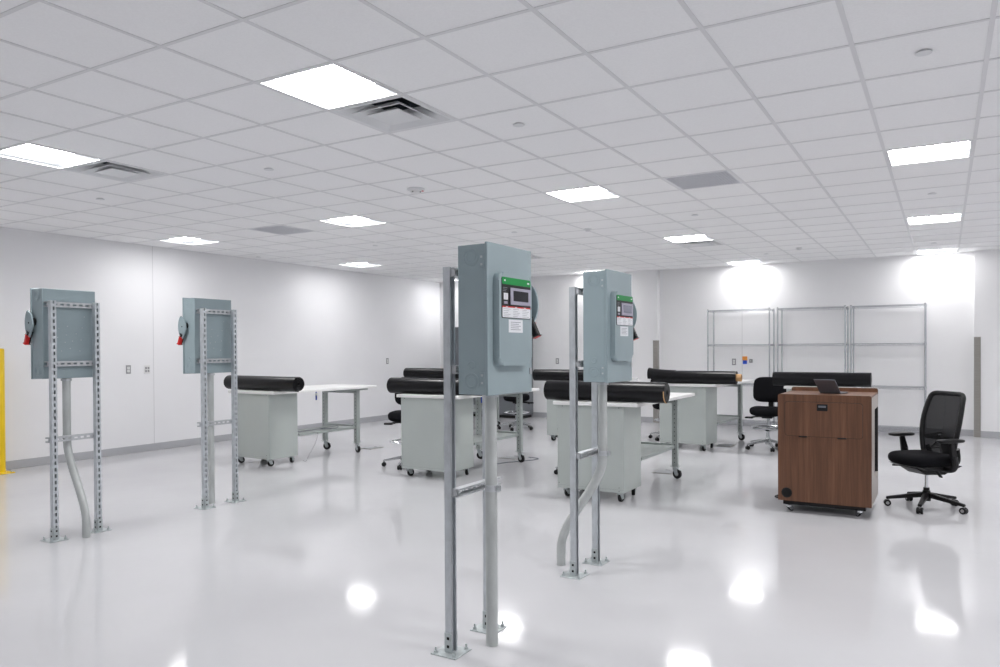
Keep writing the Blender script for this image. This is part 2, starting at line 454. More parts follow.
def make_grille():
    t = thing('ceiling_grille', 'x', 'air vent')
    h = HALF
    mb = MB()
    for s in (-1, 1):
        mb.box(-h, h, *sorted((s * h, s * (h - 0.015))), 0, 0.012, 'grille'); mb.box(*sorted((s * h, s * (h - 0.015))), -h, h, 0, 0.012, 'grille')
    mb.build('frame', t)
    mb = MB(); n = 22
    for k in range(1, n):
        u = -h + 2 * h * k / n
        mb.box(u - 0.0012, u + 0.0012, -h, h, 0.002, 0.016, 'grille'); mb.box(-h, h, u - 0.0012, u + 0.0012, 0.002, 0.016, 'grille')
    mb.quad([(-h, -h, 0.02), (h, -h, 0.02), (h, h, 0.02), (-h, h, 0.02)], 'grille')
    mb.build('core', t)
    return t
g0 = make_grille(); g0.location = tile_c(*GRILLES[0]); g0['label'] = 'grey square return air grille in the ceiling above the left wall side'; g0['group'] = 'grey return grilles'
dup(g0, 'grey square return air grille in the ceiling near the middle, right of a lit panel', tile_c(*GRILLES[1]))

# sprinkler covers, smoke detector
SPR = [((2.52, 1.48), 'round sprinkler cover plate at the upper right of the ceiling, nearest the camera'),
       ((-1.5, 1.49), 'round sprinkler cover plate right of the nearest air diffuser'),
       ((-5.53, 1.5), 'round sprinkler cover plate right of the left air diffuser'),
       ((-9.53, 1.5), 'round sprinkler cover plate near the left wall below the left ceiling light'),
       ((-9.35, 8.4), 'round sprinkler cover plate between two lit panels near the left wall'),
       ((-5.44, 8.4), 'round sprinkler cover plate above the second enclosure, the left of two'),
       ((-1.46, 8.4), 'round sprinkler cover plate beyond the grey return grille near the middle'),
       ((2.5, 8.5), 'round sprinkler cover plate between first and second lights of the right row'),
       ((2.46, 15.48), 'round sprinkler cover plate before the last light of the right row'),
       ((-1.52, 15.48), 'round sprinkler cover plate close to the back wall above the shelving'),
       ((-13.5, 8.45), 'round sprinkler cover plate touching the left wall side, far from the camera')]
t0 = thing('ceiling_sprinkler', 'x', 'sprinkler', (0, 0, 0), 0, 'ceiling sprinkler covers')
MB().lathe([(0.028, 0.004), (0.03, -0.003), (0.0, -0.004)], (0, 0, 0), 'tbar').build('collar', t0)
MB().lathe([(0.0, -0.012), (0.04, -0.011), (0.042, -0.006), (0.03, -0.004), (0, -0.004)], (0, 0, 0), 'diff').build('cap', t0)
for k, ((i, j), lab) in enumerate(SPR):
    p = (GX + i * T, GY + j * T, CZ + 0.003)
    if k == 0: t0.location = p; t0['label'] = lab
    else: dup(t0, lab, p)
for (i, j), lab in (((-3.9, 8.87), 'small ceiling speaker disc beyond the light above the second enclosure'), ((-0.55, 14.65), 'hanging round detector close to the back wall above the shelving')):
    t = thing('ceiling_detector', lab, 'detector', (GX + i * T, GY + j * T, CZ + 0.004))
    MB().lathe([(0.05, 0), (0.05, -0.012), (0, -0.012)], (0, 0, 0), 'diff').build('base', t)
    MB().lathe([(0.035, -0.012), (0.03, -0.035), (0, -0.04)], (0, 0, 0), 'tbar').build('head', t)
t = thing('ceiling_smoke_detector', 'white round smoke detector with a red mark beyond the nearest air diffuser', 'smoke detector', (GX - 4.58 * T, GY + 3.67 * T, CZ + 0.004))
MB().lathe([(0.085, 0), (0.085, -0.012), (0.075, -0.02), (0, -0.02)], (0, 0, 0), 'diff').build('base', t)
mb = MB().lathe([(0.055, -0.02), (0.05, -0.045), (0.02, -0.055), (0, -0.055)], (0, 0, 0), 'outletw')
for a in range(4): mb.box(0.046 * math.cos(a * PI / 2) - 0.006, 0.046 * math.cos(a * PI / 2) + 0.006, 0.046 * math.sin(a * PI / 2) - 0.006, 0.046 * math.sin(a * PI / 2) + 0.006, -0.042, -0.03, 'hole')
mb.build('head', t)
MB().box(0.03, 0.06, 0.03, 0.05, -0.024, -0.019, 'red').build('strobe', t)

# ------------------------------------------------------------------ strut stands
def channel(mb, c, z0, z1, m, axis='z', slots=True, open_dir=1, w=0.041, th=0.0026, phase=0.03):
    """slotted U channel. axis z: runs up at (x,y)=c with its open side to +x. axis y: runs z0..z1 along y at (x,z)=c"""
    h = w / 2; lip = 0.0095
    def bx(x0, x1, a0, a1, l0, l1):
        if axis == 'z': mb.box(c[0] + x0, c[0] + x1, c[1] + a0, c[1] + a1, l0, l1, m)
        else: mb.box(c[0] + x0, c[0] + x1, l0, l1, c[1] + a0, c[1] + a1, m)
    for s in (-1, 1):
        a0, a1 = sorted((s * h, s * (h - th))); bx(-h, h, a0, a1, z0, z1)
        a0, a1 = sorted((s * h, s * (h - lip))); bx(h - th, h, a0, a1, z0, z1)
        a0, a1 = sorted((s * (h - lip), s * (h - lip + th))); bx(h - 0.01, h, a0, a1, z0, z1)
        a0, a1 = sorted((s * (h - th), s * 0.0072)); bx(-h, -h + th, a0, a1, z0, z1)
    z = z0; p = 0.0508; k = z0 + phase
    while k < z1 - 0.02:
        bx(-h, -h + th, -0.0072, 0.0072, z, k); z = k + 0.0286; k += p
    if z < z1: bx(-h, -h + th, -0.0072, 0.0072, z, z1)

def make_stand():
    t = thing('strut_stand', 'x', 'stand')
    for y in (-0.178, 0.178):
        mb = MB(); channel(mb, (0, y), 0.006, 1.89, 'galvdark'); mb.build('post', t)
        mb = MB(); mb.box(-0.073, 0.073, y - 0.073, y + 0.073, 0, 0.006, 'zinc', 0.0015)
        for s in (-1, 1):
            mb.box(-0.02, 0.02, *sorted((y + s * 0.0209, y + s * 0.0265)), 0.006, 0.1, 'zinc', 0.001)
            for z in (0.035, 0.075): mb.box(-0.007, 0.007, *sorted((y + s * 0.0265, y + s * 0.0275)), z - 0.007, z + 0.007, 'hole')
        mb.box(-0.0265, -0.0209, y - 0.02, y + 0.02, 0.006, 0.1, 'zinc', 0.001)
        for z in (0.035, 0.075): mb.box(-0.0275, -0.0265, y - 0.007, y + 0.007, z - 0.007, z + 0.007, 'hole')
        pl = mb.build('base_plate', t)
        for sx in (-1, 1):
            for sy in (-1, 1):
                c = (sx * 0.054, y + sy * 0.054, 0.006)
                MB().lathe([(0.013, 0), (0.013, 0.003), (0.0095, 0.003), (0.0095, 0.012), (0.005, 0.012), (0.005, 0.028), (0, 0.029)], c, 'zinc', n=10, smooth=False).build('anchor_bolt', pl)
    for z in (1.862, 1.39, 0.79):
        mb = MB(); channel(mb, (0.0415, z), -0.2, 0.208, 'galv', axis='y', phase=0.02)
        for y in (-0.178, 0.178): mb.box(0.022, 0.048, y - 0.016, y + 0.016, z - 0.0165, z + 0.0165, 'galv'); mb.lathe([(0.009, 0), (0.009, 0.008), (0, 0.009)], (0.047, y, z), 'zinc', axis='x', n=8)
        mb.build('rail', t)
    return t

STANDS = [((-2.09, 3.245, 0), 0), ((-2.09, 4.685, 0), 0), ((-6.05, 3.525, 0), PI), ((-6.03, 4.915, 0), PI)]
SL = ['galvanised strut stand nearest the camera, two posts on the near centre floor', 'galvanised strut stand second from the camera, right of the nearest one',
      'galvanised slotted strut stand at the far left beside the yellow bollard', 'galvanised slotted strut stand in front of the leftmost workbench']
s0 = make_stand()
for k, (loc, rz) in enumerate(STANDS):
    if k == 0: s0.location = loc; s0['label'] = SL[0]; s0['group'] = 'galvanised strut stands'
    else: dup(s0, SL[k], loc, rz)

# enclosures, local origin at the middle of the bottom of the back
def make_enclosure():
    t = thing('disconnect_enclosure', 'x', 'electrical enclosure')
    W = 0.428; h = W / 2; Hh = 0.715; D = 0.153
    mb = MB(); mb.box(0, D, -h, h, 0, Hh, 'encl', 0.002)
    for s in (-1, 1):
        for (x, z, r) in ((0.075, 0.655, 0.04), (0.075, 0.062, 0.04), (0.075, 0.062, 0.025), (0.075, 0.655, 0.025), (0.075, 0.14, 0.018)):
            pts = [(x + r * math.cos(a * PI / 12), s * h, z + r * math.sin(a * PI / 12)) for a in range(24)]
            mb.tube(pts, 0.003, 'encl', 6, closed=True)
    for (y, z) in ((-0.09, 0.31), (-0.02, 0.30), (0.04, 0.29), (-0.05, 0.36), (0.03, 0.35), (0.1, 0.33), (-0.1, 0.41), (0.02, 0.42), (0.09, 0.4), (0.0, 0.24), (-0.08, 0.22), (0.07, 0.22), (-0.12, 0.5), (0.12, 0.52)):
        mb.lathe([(0.004, -0.0012), (0.004, 0)], (0, y, z), 'zinc', axis='x', n=8)
    for y in (-0.17, 0.17):
        for z in (0.59, 0.118): mb.box(-0.0085, 0.0, y - 0.015, y + 0.015, z - 0.012, z + 0.012, 'galv')
    mb.build('box', t)
    mb = MB(); mb.box(D + 0.001, D + 0.016, -h - 0.006, h + 0.006, -0.004, Hh + 0.008, 'encl', 0.003)
    # raised centre of the door
    y0, y1, z0, z1 = -0.168, 0.158, 0.135, 0.585
    mb.prism(rrect(y0, y1, z0, z1, 0.04), 'yz', D + 0.014, D + 0.05, 'encl', 0.017, True, 4)
    mb.box(D + 0.016, D + 0.022, h - 0.022, h - 0.004, 0.085, 0.12, 'galv', 0.002)
    door = mb.build('door', t)
    F = D + 0.0502
    for z in (0.075, 0.635):
        mb = MB()
        mb.box(D - 0.028, D + 0.003, -h - 0.006, -h, z - 0.032, z + 0.032, 'encl', 0.001)
        mb.cyl((D - 0.001, -h - 0.004, z - 0.034), (D - 0.001, -h - 0.004, z + 0.034), 0.0045, 'encl', 8)
        for dz in (-0.018, 0.018): mb.lathe([(0.0055, 0), (0.004, 0.003), (0, 0.0035)], (D - 0.016, -h - 0.006, z + dz), 'zinc', axis='y', n=8); mb.box(D - 0.021, D - 0.011, -h - 0.008, -h - 0.006, z + dz - 0.005, z + dz + 0.005, 'zinc')
        mb.build('hinge', t)
    # display panel
    py0, py1, pz0, pz1 = -0.147, 0.139, 0.366, 0.562
    mb = MB(); mb.prism(rrect(py0, py1, pz0, pz1, 0.01, 4), 'yz', F, F + 0.003, 'black'); mb.build('display_panel', door).name
    pan = [o for o in door.children][-1]
    G = F + 0.003
    mb = MB(); mb.prism(rrect(py0, py1, pz1 - 0.034, pz1, 0.009, 4), 'yz', G, G + 0.0006, 'green')
    mb.box(G + 0.0006, G + 0.001, py0 + 0.02, py0 + 0.033, pz1 - 0.02, pz1 - 0.012, 'white'); mb.box(G + 0.0006, G + 0.001, py1 - 0.034, py1 - 0.014, pz1 - 0.021, pz1 - 0.013, 'white')
    # white captions and key pad, red rule, printed instructions
    for k in range(3): mb.box(G, G + 0.0006, py0 + 0.01, py0 + 0.05 - 0.006 * k, pz1 - 0.052 - 0.008 * k, pz1 - 0.0495 - 0.008 * k, 'ink')
    mb.box(G, G + 0.0008, py0 + 0.016, py0 + 0.056, pz0 + 0.088, pz0 + 0.12, 'white'); mb.box(G, G + 0.0008, py0 + 0.018, py0 + 0.052, pz0 + 0.068, pz0 + 0.08, 'bezel')
    mb.box(G + 0.0008, G + 0.0011, py0 + 0.035, py0 + 0.037, pz0 + 0.09, pz0 + 0.118, 'ink')
    mb.box(G, G + 0.0006, py0 + 0.002, py1 - 0.002, pz0 + 0.051, pz0 + 0.057, 'red')
    mb.prism(rrect(py0 + 0.003, py1 - 0.003, pz0 + 0.003, pz0 + 0.051, 0.006, 3), 'yz', G, G + 0.0006, 'white')
    for c in range(3):
        for k in range(5): mb.box(G + 0.0006, G + 0.0009, py0 + 0.012 + 0.094 * c, py0 + 0.08 - 0.012 * ((k * 7 + c) % 3) + 0.094 * c, pz0 + 0.043 - 0.0085 * k, pz0 + 0.0445 - 0.0085 * k, 'ink')
    for c in range(3): mb.box(G + 0.0006, G + 0.001, py0 + 0.035 + 0.09 * c, py0 + 0.055 + 0.09 * c, pz0 + 0.0525, pz0 + 0.0555, 'white')
    mb.build('printed_label', pan)
    mb = MB(); sy0, sy1, sz0, sz1 = py0 + 0.075, py1 - 0.008, pz0 + 0.066, pz0 + 0.148
    mb.box(G, G + 0.006, sy0, sy1, sz0, sz1, 'bezel', 0.002); mb.build('screen_frame', pan)
    mb = MB(); mb.box(G + 0.006, G + 0.0068, sy0 + 0.026, sy1 - 0.026, sz0 + 0.018, sz1 - 0.014, 'screen'); mb.build('screen', pan)
    # white tag under the panel
    mb = MB(); ty0, ty1, tz0, tz1 = -0.08, 0.06, 0.297, 0.36
    mb.box(F, F + 0.0008, ty0, ty1, tz0, tz1, 'white')
    for k in range(5): mb.box(F + 0.0008, F + 0.0011, ty0 + 0.02, ty1 - 0.02 - 0.02 * (k % 2), tz1 - 0.014 - 0.009 * k, tz1 - 0.0115 - 0.009 * k, 'ink')
    mb.build('paper_tag', door)
    # rotary handle on the +y side
    mb = MB(); hx, hz = D - 0.005, 0.445
    mb.lathe([(0.03, 0), (0.03, 0.022), (0, 0.022)], (hx - 0.03, h, hz + 0.01), 'black', axis='y', n=16)
    arc = [(hx - 0.02 + 0.069 * math.cos(a), hz + 0.115 * math.sin(a)) for a in [(-62 + 124 * k / 16) * PI / 180 for k in range(17)]]
    poly = [(hx - 0.065, hz - 0.02), (hx - 0.01, hz - 0.115)] + arc[1:] + [(hx - 0.045, hz + 0.06)]
    mb.prism(poly, 'xz', h + 0.022, h + 0.034, 'encl', 0.003)
    mb.lathe([(0.006, 0), (0.006, 0.003), (0, 0.003)], (hx - 0.01, h + 0.034, hz), 'hole', axis='y', n=10)
    hd = mb.build('switch_plate', t)
    mb = MB(); mb.bar((hx + 0.0, h + 0.02, hz - 0.07), (hx + 0.044, h + 0.02, hz - 0.165), 0.036, 0.034, 'black', up=(0, 1, 0), bev=0.005)
    mb.lathe([(0.008, 0), (0.008, 0.014), (0, 0.014)], (hx + 0.02, h + 0.026, hz - 0.085), 'zinc', axis='y', n=10)
    mb.build('lever', hd)
    mb = MB(); mb.bar((hx + 0.01, h + 0.03, hz - 0.098), (hx + 0.039, h + 0.03, hz - 0.168), 0.03, 0.03, 'red', up=(0, 1, 0), bev=0.004)
    mb.build('red_grip', hd)
    return t
e0 = make_enclosure()
EL = ['grey electrical enclosure nearest the camera with green topped panel and dark screen', 'grey electrical enclosure with green topped panel and pale screen, second from the camera',
      'grey electrical enclosure at far left seen from behind, red handle on its left', 'grey electrical enclosure seen from behind in front of the leftmost workbench, red handle']
OFFY = [0.008, 0.03, -0.002, 0.004]
for k, (loc, rz) in enumerate(STANDS):
    s = 1 if rz == 0 else -1
    p = (loc[0] + s * 0.072, loc[1] + s * OFFY[k], 1.272)
    if k == 0: e0.location = p; e0['label'] = EL[0]; e0['group'] = 'grey electrical enclosures'
    else:
        e = dup(e0, EL[k], p, rz)
        if k == 1:     # pale base colour stands in for this screen's lit display
            for o in e.children_recursive:
                if o.name.split('.')[0] == 'screen': o.data = o.data.copy(); o.data.materials[0] = M['screenlit']

# conduits
def smooth_path(pts, n=10):
    out = []
    P = [Vector(p) for p in pts]; P = [P[0] * 2 - P[1]] + P + [P[-1] * 2 - P[-2]]
    for i in range(1, len(P) - 2):
        for k in range(n):
            u = k / n; a, b_, c, d = P[i - 1], P[i], P[i + 1], P[i + 2]
            out.append(0.5 * ((2 * b_) + (c - a) * u + (2 * a - 5 * b_ + 4 * c - d) * u * u + (3 * b_ - a - 3 * c + d) * u ** 3))
    out.append(P[-2]); return out
def make_conduit(bent=0.0):
    t = thing('steel_conduit', 'x', 'conduit')
    R = 0.0302; X = 0.128; q = bent / 0.26
    if bent: pts = [(X, 0, 1.27), (X, 0, 0.9)] + smooth_path([(X, 0, 0.82), (X - 0.005 * q, 0, 0.72), (X - 0.035 * q, 0, 0.62), (X - 0.085 * q, 0, 0.52), (X - 0.165 * q, 0, 0.38), (X - 0.225 * q, 0, 0.26), (X - 0.255 * q, 0, 0.16), (X - bent, 0, 0.08)]) + [(X - bent, 0, 0.0)]
    else: pts = [(X, 0, 1.27), (X, 0, 0.6), (X, 0, 0.0)]
    MB().tube(pts, R, 'conduit', 24).build('pipe', t)
    mb = MB()
    r = R + 0.0025; pl = [(X + r * math.cos(a), r * math.sin(a)) for a in [(-120 + 240 * k / 20) * PI / 180 for k in range(21)]]
    inn = [(X + R * math.cos(a), R * math.sin(a)) for a in [(120 - 240 * k / 20) * PI / 180 for k in range(21)]]
    mb.prism(pl + inn, 'xy', 0.775, 0.808, 'galv')
    mb.box(X + R, X + R + 0.022, 0.004, 0.008, 0.777, 0.806, 'galv'); mb.box(X + R, X + R + 0.022, -0.008, -0.004, 0.777, 0.806, 'galv')
    mb.cyl((X + R + 0.012, -0.014, 0.7915), (X + R + 0.012, 0.014, 0.7915), 0.0055, 'zinc', 8)
    mb.build('strap', t)
    mb = MB(); mb.lathe([(R + 0.01, 1.248), (R + 0.01, 1.268)], (X, 0, 0), 'galv', n=12, smooth=False); mb.build('lock_nut', t)
    return t
cs = make_conduit(); cb = make_conduit(0.312); cc = make_conduit(0.256)
CL = ['straight steel conduit under the nearest enclosure, down to the floor', 'bent steel conduit under the second enclosure, swept back behind its posts',
      'bent steel conduit under the far left enclosure, swept toward the right', 'straight steel conduit under the enclosure in front of the leftmost workbench']
for k, (loc, rz) in enumerate(STANDS):
    src = (cs, cb, cc, cs)[k]; dy = (0.0, 0.0, 0, 0.0)[k]
    p = (loc[0], loc[1] + dy, 0)
    if k < 3: src.location = p; src.rotation_euler = (0, 0, rz); src['label'] = CL[k]; src['group'] = 'steel conduits'
    else: dup(src, CL[k], p, rz)

# ------------------------------------------------------------------ workbenches
def caster(mb_parent, x, y, r, h, rot=0.0, w=0.032, name='caster', mplate='zinc', brake=False):
    """swivel caster, plate at height h, wheel of radius r on the floor"""
    mb = MB(); mb.xf = Matrix.Translation((x, y, 0)) @ Matrix.Rotation(rot, 4, 'Z')
    mb.box(-0.03, 0.03, -0.03, 0.03, h - 0.005, h, mplate)
    mb.cyl((0, 0, h - 0.02), (0, 0, h - 0.004), 0.022, mplate, 14)
    off = 0.025
    for s in (-1, 1):
        mb.prism([(-0.028, h - 0.018), (0.034, h - 0.018), (off + 0.018, r - 0.012), (off - 0.018, r - 0.012)], 'xz', *sorted((s * (w / 2 + 0.002), s * (w / 2 + 0.006))), mplate)
    mb.box(-0.022, 0.024, -w / 2 - 0.006, w / 2 + 0.006, h - 0.022, h - 0.016, mplate)
    if brake: mb.bar((0.02, 0, h - 0.02), (0.075, 0, h - 0.04), 0.03, 0.006, mplate)
    c = mb.build(name, mb_parent)
    mb = MB(); mb.xf = Matrix.Translation((x, y, 0)) @ Matrix.Rotation(rot, 4, 'Z')
    mb.lathe([(r * 0.45, -w / 2), (r * 0.9, -w / 2), (r, -w / 2 + 0.005), (r, w / 2 - 0.005), (r * 0.9, w / 2), (r * 0.45, w / 2)], (off, 0, r), 'rubber', axis='y', n=24)
    mb.lathe([(r * 0.45, -w / 2 - 0.001), (r * 0.45, w / 2 + 0.001)], (off, 0, r), 'outlet', axis='y', n=16)
    mb.build('wheel', c)

def make_bench():
    t = thing('workbench', 'x', 'workbench')
    mb = MB(); mb.box(-0.42, 0.465, 0, 1.93, 0.93, 0.965, 'top', 0.004); mb.build('worktop', t)
    mb = MB(); mb.box(-0.395, 0.31, 0.055, 0.53, 0.095, 0.93, 'cab', 0.003)
    mb.box(-0.393, 0.308, 0.0545, 0.0555, 0.125, 0.1262, 'ink')
    for (x, z) in ((-0.38, 0.145), (0.26, 0.145), (0.26, 0.112), (-0.34, 0.915), (0.26, 0.915)): mb.lathe([(0.004, -0.0015), (0.004, 0)], (x, 0.055, z), 'hole', axis='y', n=8)
    # drawer fronts on the far side, knee-space side
    cab = mb.build('pedestal_cabinet', t)
    mb = MB()
    for k in range(4): mb.box(-0.38, 0.295, 0.53, 0.545, 0.12 + 0.2 * k, 0.31 + 0.2 * k, 'cab', 0.003); mb.box(-0.14, 0.06, 0.545, 0.557, 0.27 + 0.2 * k, 0.285 + 0.2 * k, 'galv', 0.002)
    mb.build('drawer_bank', cab)
    for k, (x, y) in enumerate(((-0.32, 0.1), (0.25, 0.1), (-0.32, 0.47), (0.25, 0.47))):
        caster(cab, x, y, 0.042, 0.097, (1.2, 1.45, 0.6, 2.0)[k])
    for k, x in enumerate((-0.325, 0.31)):
        mb = MB(); y = 1.66
        # upright channel with a row of slots, open toward +x on the left and closed on the right
        mb.box(x - 0.03, x + 0.03, y - 0.03, y - 0.026, 0.145, 0.93, 'bench'); mb.box(x - 0.03, x + 0.03, y + 0.026, y + 0.03, 0.145, 0.93, 'bench')
        mb.box(x - 0.03, x - 0.026, y - 0.026, y + 0.026, 0.145, 0.93, 'bench'); mb.box(x + 0.026, x + 0.03, y - 0.026, y + 0.026, 0.145, 0.93, 'bench')
        mb.box(x - 0.012, x + 0.012, y - 0.0306, y - 0.03, 0.16, 0.92, 'bench')
        z = 0.18
        while z < 0.9: mb.box(x - 0.0035, x + 0.0035, y - 0.0312, y - 0.0306, z, z + 0.013, 'hole'); z += 0.05
        mb.box(x - 0.045, x + 0.045, y - 0.045, y + 0.045, 0.138, 0.146, 'bench')
        mb.box(x - 0.035, x + 0.035, 1.2, y - 0.03, 0.9, 0.93, 'bench'); mb.box(x - 0.035, x + 0.035, y + 0.03, 1.86, 0.9, 0.93, 'bench')
        leg = mb.build('leg', t)
        caster(leg, x, y, 0.055, 0.14, (0.5, -0.3)[k], 0.03, brake=True)
    MB().box(-0.295, 0.28, 1.62, 1.66, 0.355, 0.4, 'bench', 0.002).build('cross_bar', t); MB().box(-0.295, 0.28, 1.63, 1.67, 0.86, 0.9, 'bench', 0.002).build('cross_bar', t)
    mb = MB(); mb.box(-0.1, 0.31, 0.56, 1.63, 0.372, 0.378, 'bench'); mb.box(0.292, 0.31, 0.56, 1.62, 0.345, 0.372, 'bench'); mb.box(-0.1, -0.082, 0.56, 1.62, 0.345, 0.372, 'bench')
    mb.build('lower_shelf', t)
    return t
BENCH = [((-7.70, 6.735), 'white topped workbench leftmost in the front row, behind the slotted strut stand'),
         ((-5.11, 7.01), 'white topped workbench behind the nearest enclosure post, middle of the front row'),
         ((-2.955, 6.78), 'white topped workbench behind the second enclosure, rightmost in the front row'),
         ((-3.25, 10.78), 'white topped workbench in the back row left of the black drafting chair'),
         ((-7.7, 10.8), 'white topped workbench in the back row hidden mostly behind the nearest enclosure'),
         ((-5.14, 10.85), 'white topped workbench in the back row peeking out left of the second enclosure stand'),
         ((-1.45, 10.75), 'white topped workbench behind the walnut lectern')]
b0 = make_bench()
for k, ((x, y), lab) in enumerate(BENCH):
    if k == 0: b0.location = (x, y, 0); b0.rotation_euler = (0, 0, math.radians(-1.8)); b0['label'] = lab; b0['group'] = 'white topped workbenches'
    else: dup(b0, lab, (x, y, 0), math.radians(-4) if k == 3 else 0)

# rolls of black mat
def make_roll(L, flap=False, core=0.0, rim=False, r0=0.034):
    t = thing('mat_roll', 'x', 'roll of mat')
    b = bmesh.new(); turns = 5; n = 28; R = 0.097; pitch = (R - r0) / turns; th = pitch * 0.82
    ang = [2 * PI * k / n for k in range(turns * n + 1)]
    def pt(a, r): return (r * math.cos(a - PI / 2), r * math.sin(a - PI / 2))
    rings = []
    for x in (-L / 2, L / 2):
        rings.append(([b.verts.new((x, *pt(a, r0 + pitch * a / (2 * PI) - th))) for a in ang], [b.verts.new((x, *pt(a, r0 + pitch * a / (2 * PI)))) for a in ang]))
    (i0_, o0), (i1_, o1) = rings
    for k in range(len(ang) - 1):
        b.faces.new((o0[k], o0[k + 1], o1[k + 1], o1[k])); b.faces.new((i0_[k + 1], i0_[k], i1_[k], i1_[k + 1]))
        b.faces.new((i0_[k], i0_[k + 1], o0[k + 1], o0[k])); b.faces.new((o1[k], o1[k + 1], i1_[k + 1], i1_[k]))
    b.faces.new((i0_[-1], i1_[-1], o1[-1], o0[-1])); b.faces.new((o0[0], o1[0], i1_[0], i0_[0]))
    bmesh.ops.recalc_face_normals(b, faces=b.faces)
    mb = MB(); mb._fin(b, 'vinyl', True)
    if flap:   # loosened outer turn standing off one end
        def f(u, v):
            a = PI * (0.35 + 0.75 * v); r = R + 0.004 + 0.045 * (1 - u) ** 2 * math.sin(PI * v)
            return Vector((-L / 2 - 0.05 * (1 - u) + 0.34 * u, r * math.cos(a), r * math.sin(a)))
        def f2(u, v): p = f(u, v); return Vector((p.x, p.y * 0.97, p.z * 0.97))
        mb.quadgrid(f, 10, 14, 'vinyl'); mb.quadgrid(f2, 10, 14, 'vinyl')
    mb.build('mat', t)
    mb = MB()
    e = L / 2 + core; ro = r0 - pitch * 0.82 - 0.001; ri = ro - 0.006
    mb.lathe([(ri, -L / 2 + 0.002), (ro, -L / 2 + 0.002), (ro, e), (ri, e), (ri, -L / 2 + 0.002)], (0, 0, 0), 'card' if core > 0 else 'rubber', axis='x', n=20)
    mb.build('core_tube', t)
    if rim:
        mb = MB(); mb.lathe([(R + 0.002, -L / 2 - 0.0), (R + 0.002, L / 2 - 0.01), (R + 0.001, L / 2 - 0.01), (R + 0.001, -L / 2)], (0, 0, 0), 'vinyl', axis='x', n=32)
        arc = [((R + 0.003) * math.cos(a), (R + 0.003) * math.sin(a)) for a in [(-190 + 100 * k / 10) * PI / 180 for k in range(11)]]
        arc += [((R + 0.001) * math.cos(a), (R + 0.001) * math.sin(a)) for a in [(-90 - 100 * k / 10) * PI / 180 for k in range(11)]]
        mb.prism(arc, 'yz', L / 2 - 0.009, L / 2 + 0.001, 'card')
        mb.build('wrap_edge', t)
    return t
RZ = 0.965 + 0.0985
RG = 'black mat rolls on the workbenches'
r_plain = make_roll(1.28); r_core = make_roll(1.22, True, 0.065, False, 0.06); r_rim = make_roll(1.25, False, 0, True); r_long = make_roll(1.44); r_short = make_roll(1.21)
ROLL = [(r_long, (-7.63, 6.90), -0.1, 'black mat roll on the leftmost workbench, end spiral facing the camera'),
        (r_plain, (-5.07, 7.15), 0.0, 'black mat roll on the front row workbench behind the nearest enclosure'),
        (r_rim, (-2.865, 6.905), 0.0, 'black mat roll with a tan wrap edge, on the workbench behind the second enclosure'),
        (r_core, (-3.13, 10.87), 0.0, 'black mat roll with a protruding cardboard core, left of the drafting chair'),
        (r_plain, (-7.74, 10.92), 0.0, 'black mat roll in the back row showing above the roll left of the nearest enclosure'),
        (r_plain, (-5.13, 10.95), 0.0, 'black mat roll in the back row between the two nearest enclosures'),
        (r_short, (-1.415, 10.85), 0.0, 'black mat roll on the workbench behind the walnut lectern')]
seen = set()
for src, (x, y), rz, lab in ROLL:
    if src.name not in seen:
        seen.add(src.name); src.location = (x, y, RZ + (0.004 if src is r_rim else 0)); src.rotation_euler = (0, 0, rz); src['label'] = lab; src['group'] = RG
    else: dup(src, lab, (x, y, RZ), rz)

# ------------------------------------------------------------------ drafting chairs (front is +x)
def star_base(t, R, m, mc, hub_top, leg0, leg1, spin=0.0, wheel=0.028):
    mb = MB(); mb.lathe([(0.0, 0.07), (0.036, 0.07), (0.038, hub_top - 0.03), (0.03, hub_top), (0, hub_top)], (0, 0, 0), m, n=18); hub = mb.build('base_hub', t)
    for k in range(5):
        a = spin + 2 * PI * k / 5; d = Vector((math.cos(a), math.sin(a), 0))
        mb = MB(); mb.taper(d * 0.02 + Vector((0, 0, leg0)), d * R + Vector((0, 0, leg1)), 0.05, 0.045, 0.032, 0.024, m, 0.005)
        mb.cyl(d * (R - 0.012) + Vector((0, 0, 0.05)), d * (R - 0.012) + Vector((0, 0, leg1)), 0.008, mc, 8)
        leg = mb.build('base_leg', t)
        side = Vector((-d.y, d.x, 0)); c = d * (R - 0.012) + Vector((0, 0, wheel))
        mb = MB()
        for s in (-1, 1):
            mb.tube([c + side * (s * 0.006), c + side * (s * 0.01), c + side * (s * 0.022), c + side * (s * 0.026)], wheel, 'rubber', 18, rs=[wheel * 0.9, wheel, wheel, wheel * 0.85])
            mb.tube([c + side * (s * 0.0255), c + side * (s * 0.0275)], wheel * 0.5, mc, 12)
        mb.tube([c + d * 0.012 + side * -0.008, c + d * 0.012 + side * 0.008], 0.02, 'black', 10)
        mb.build('caster', leg)

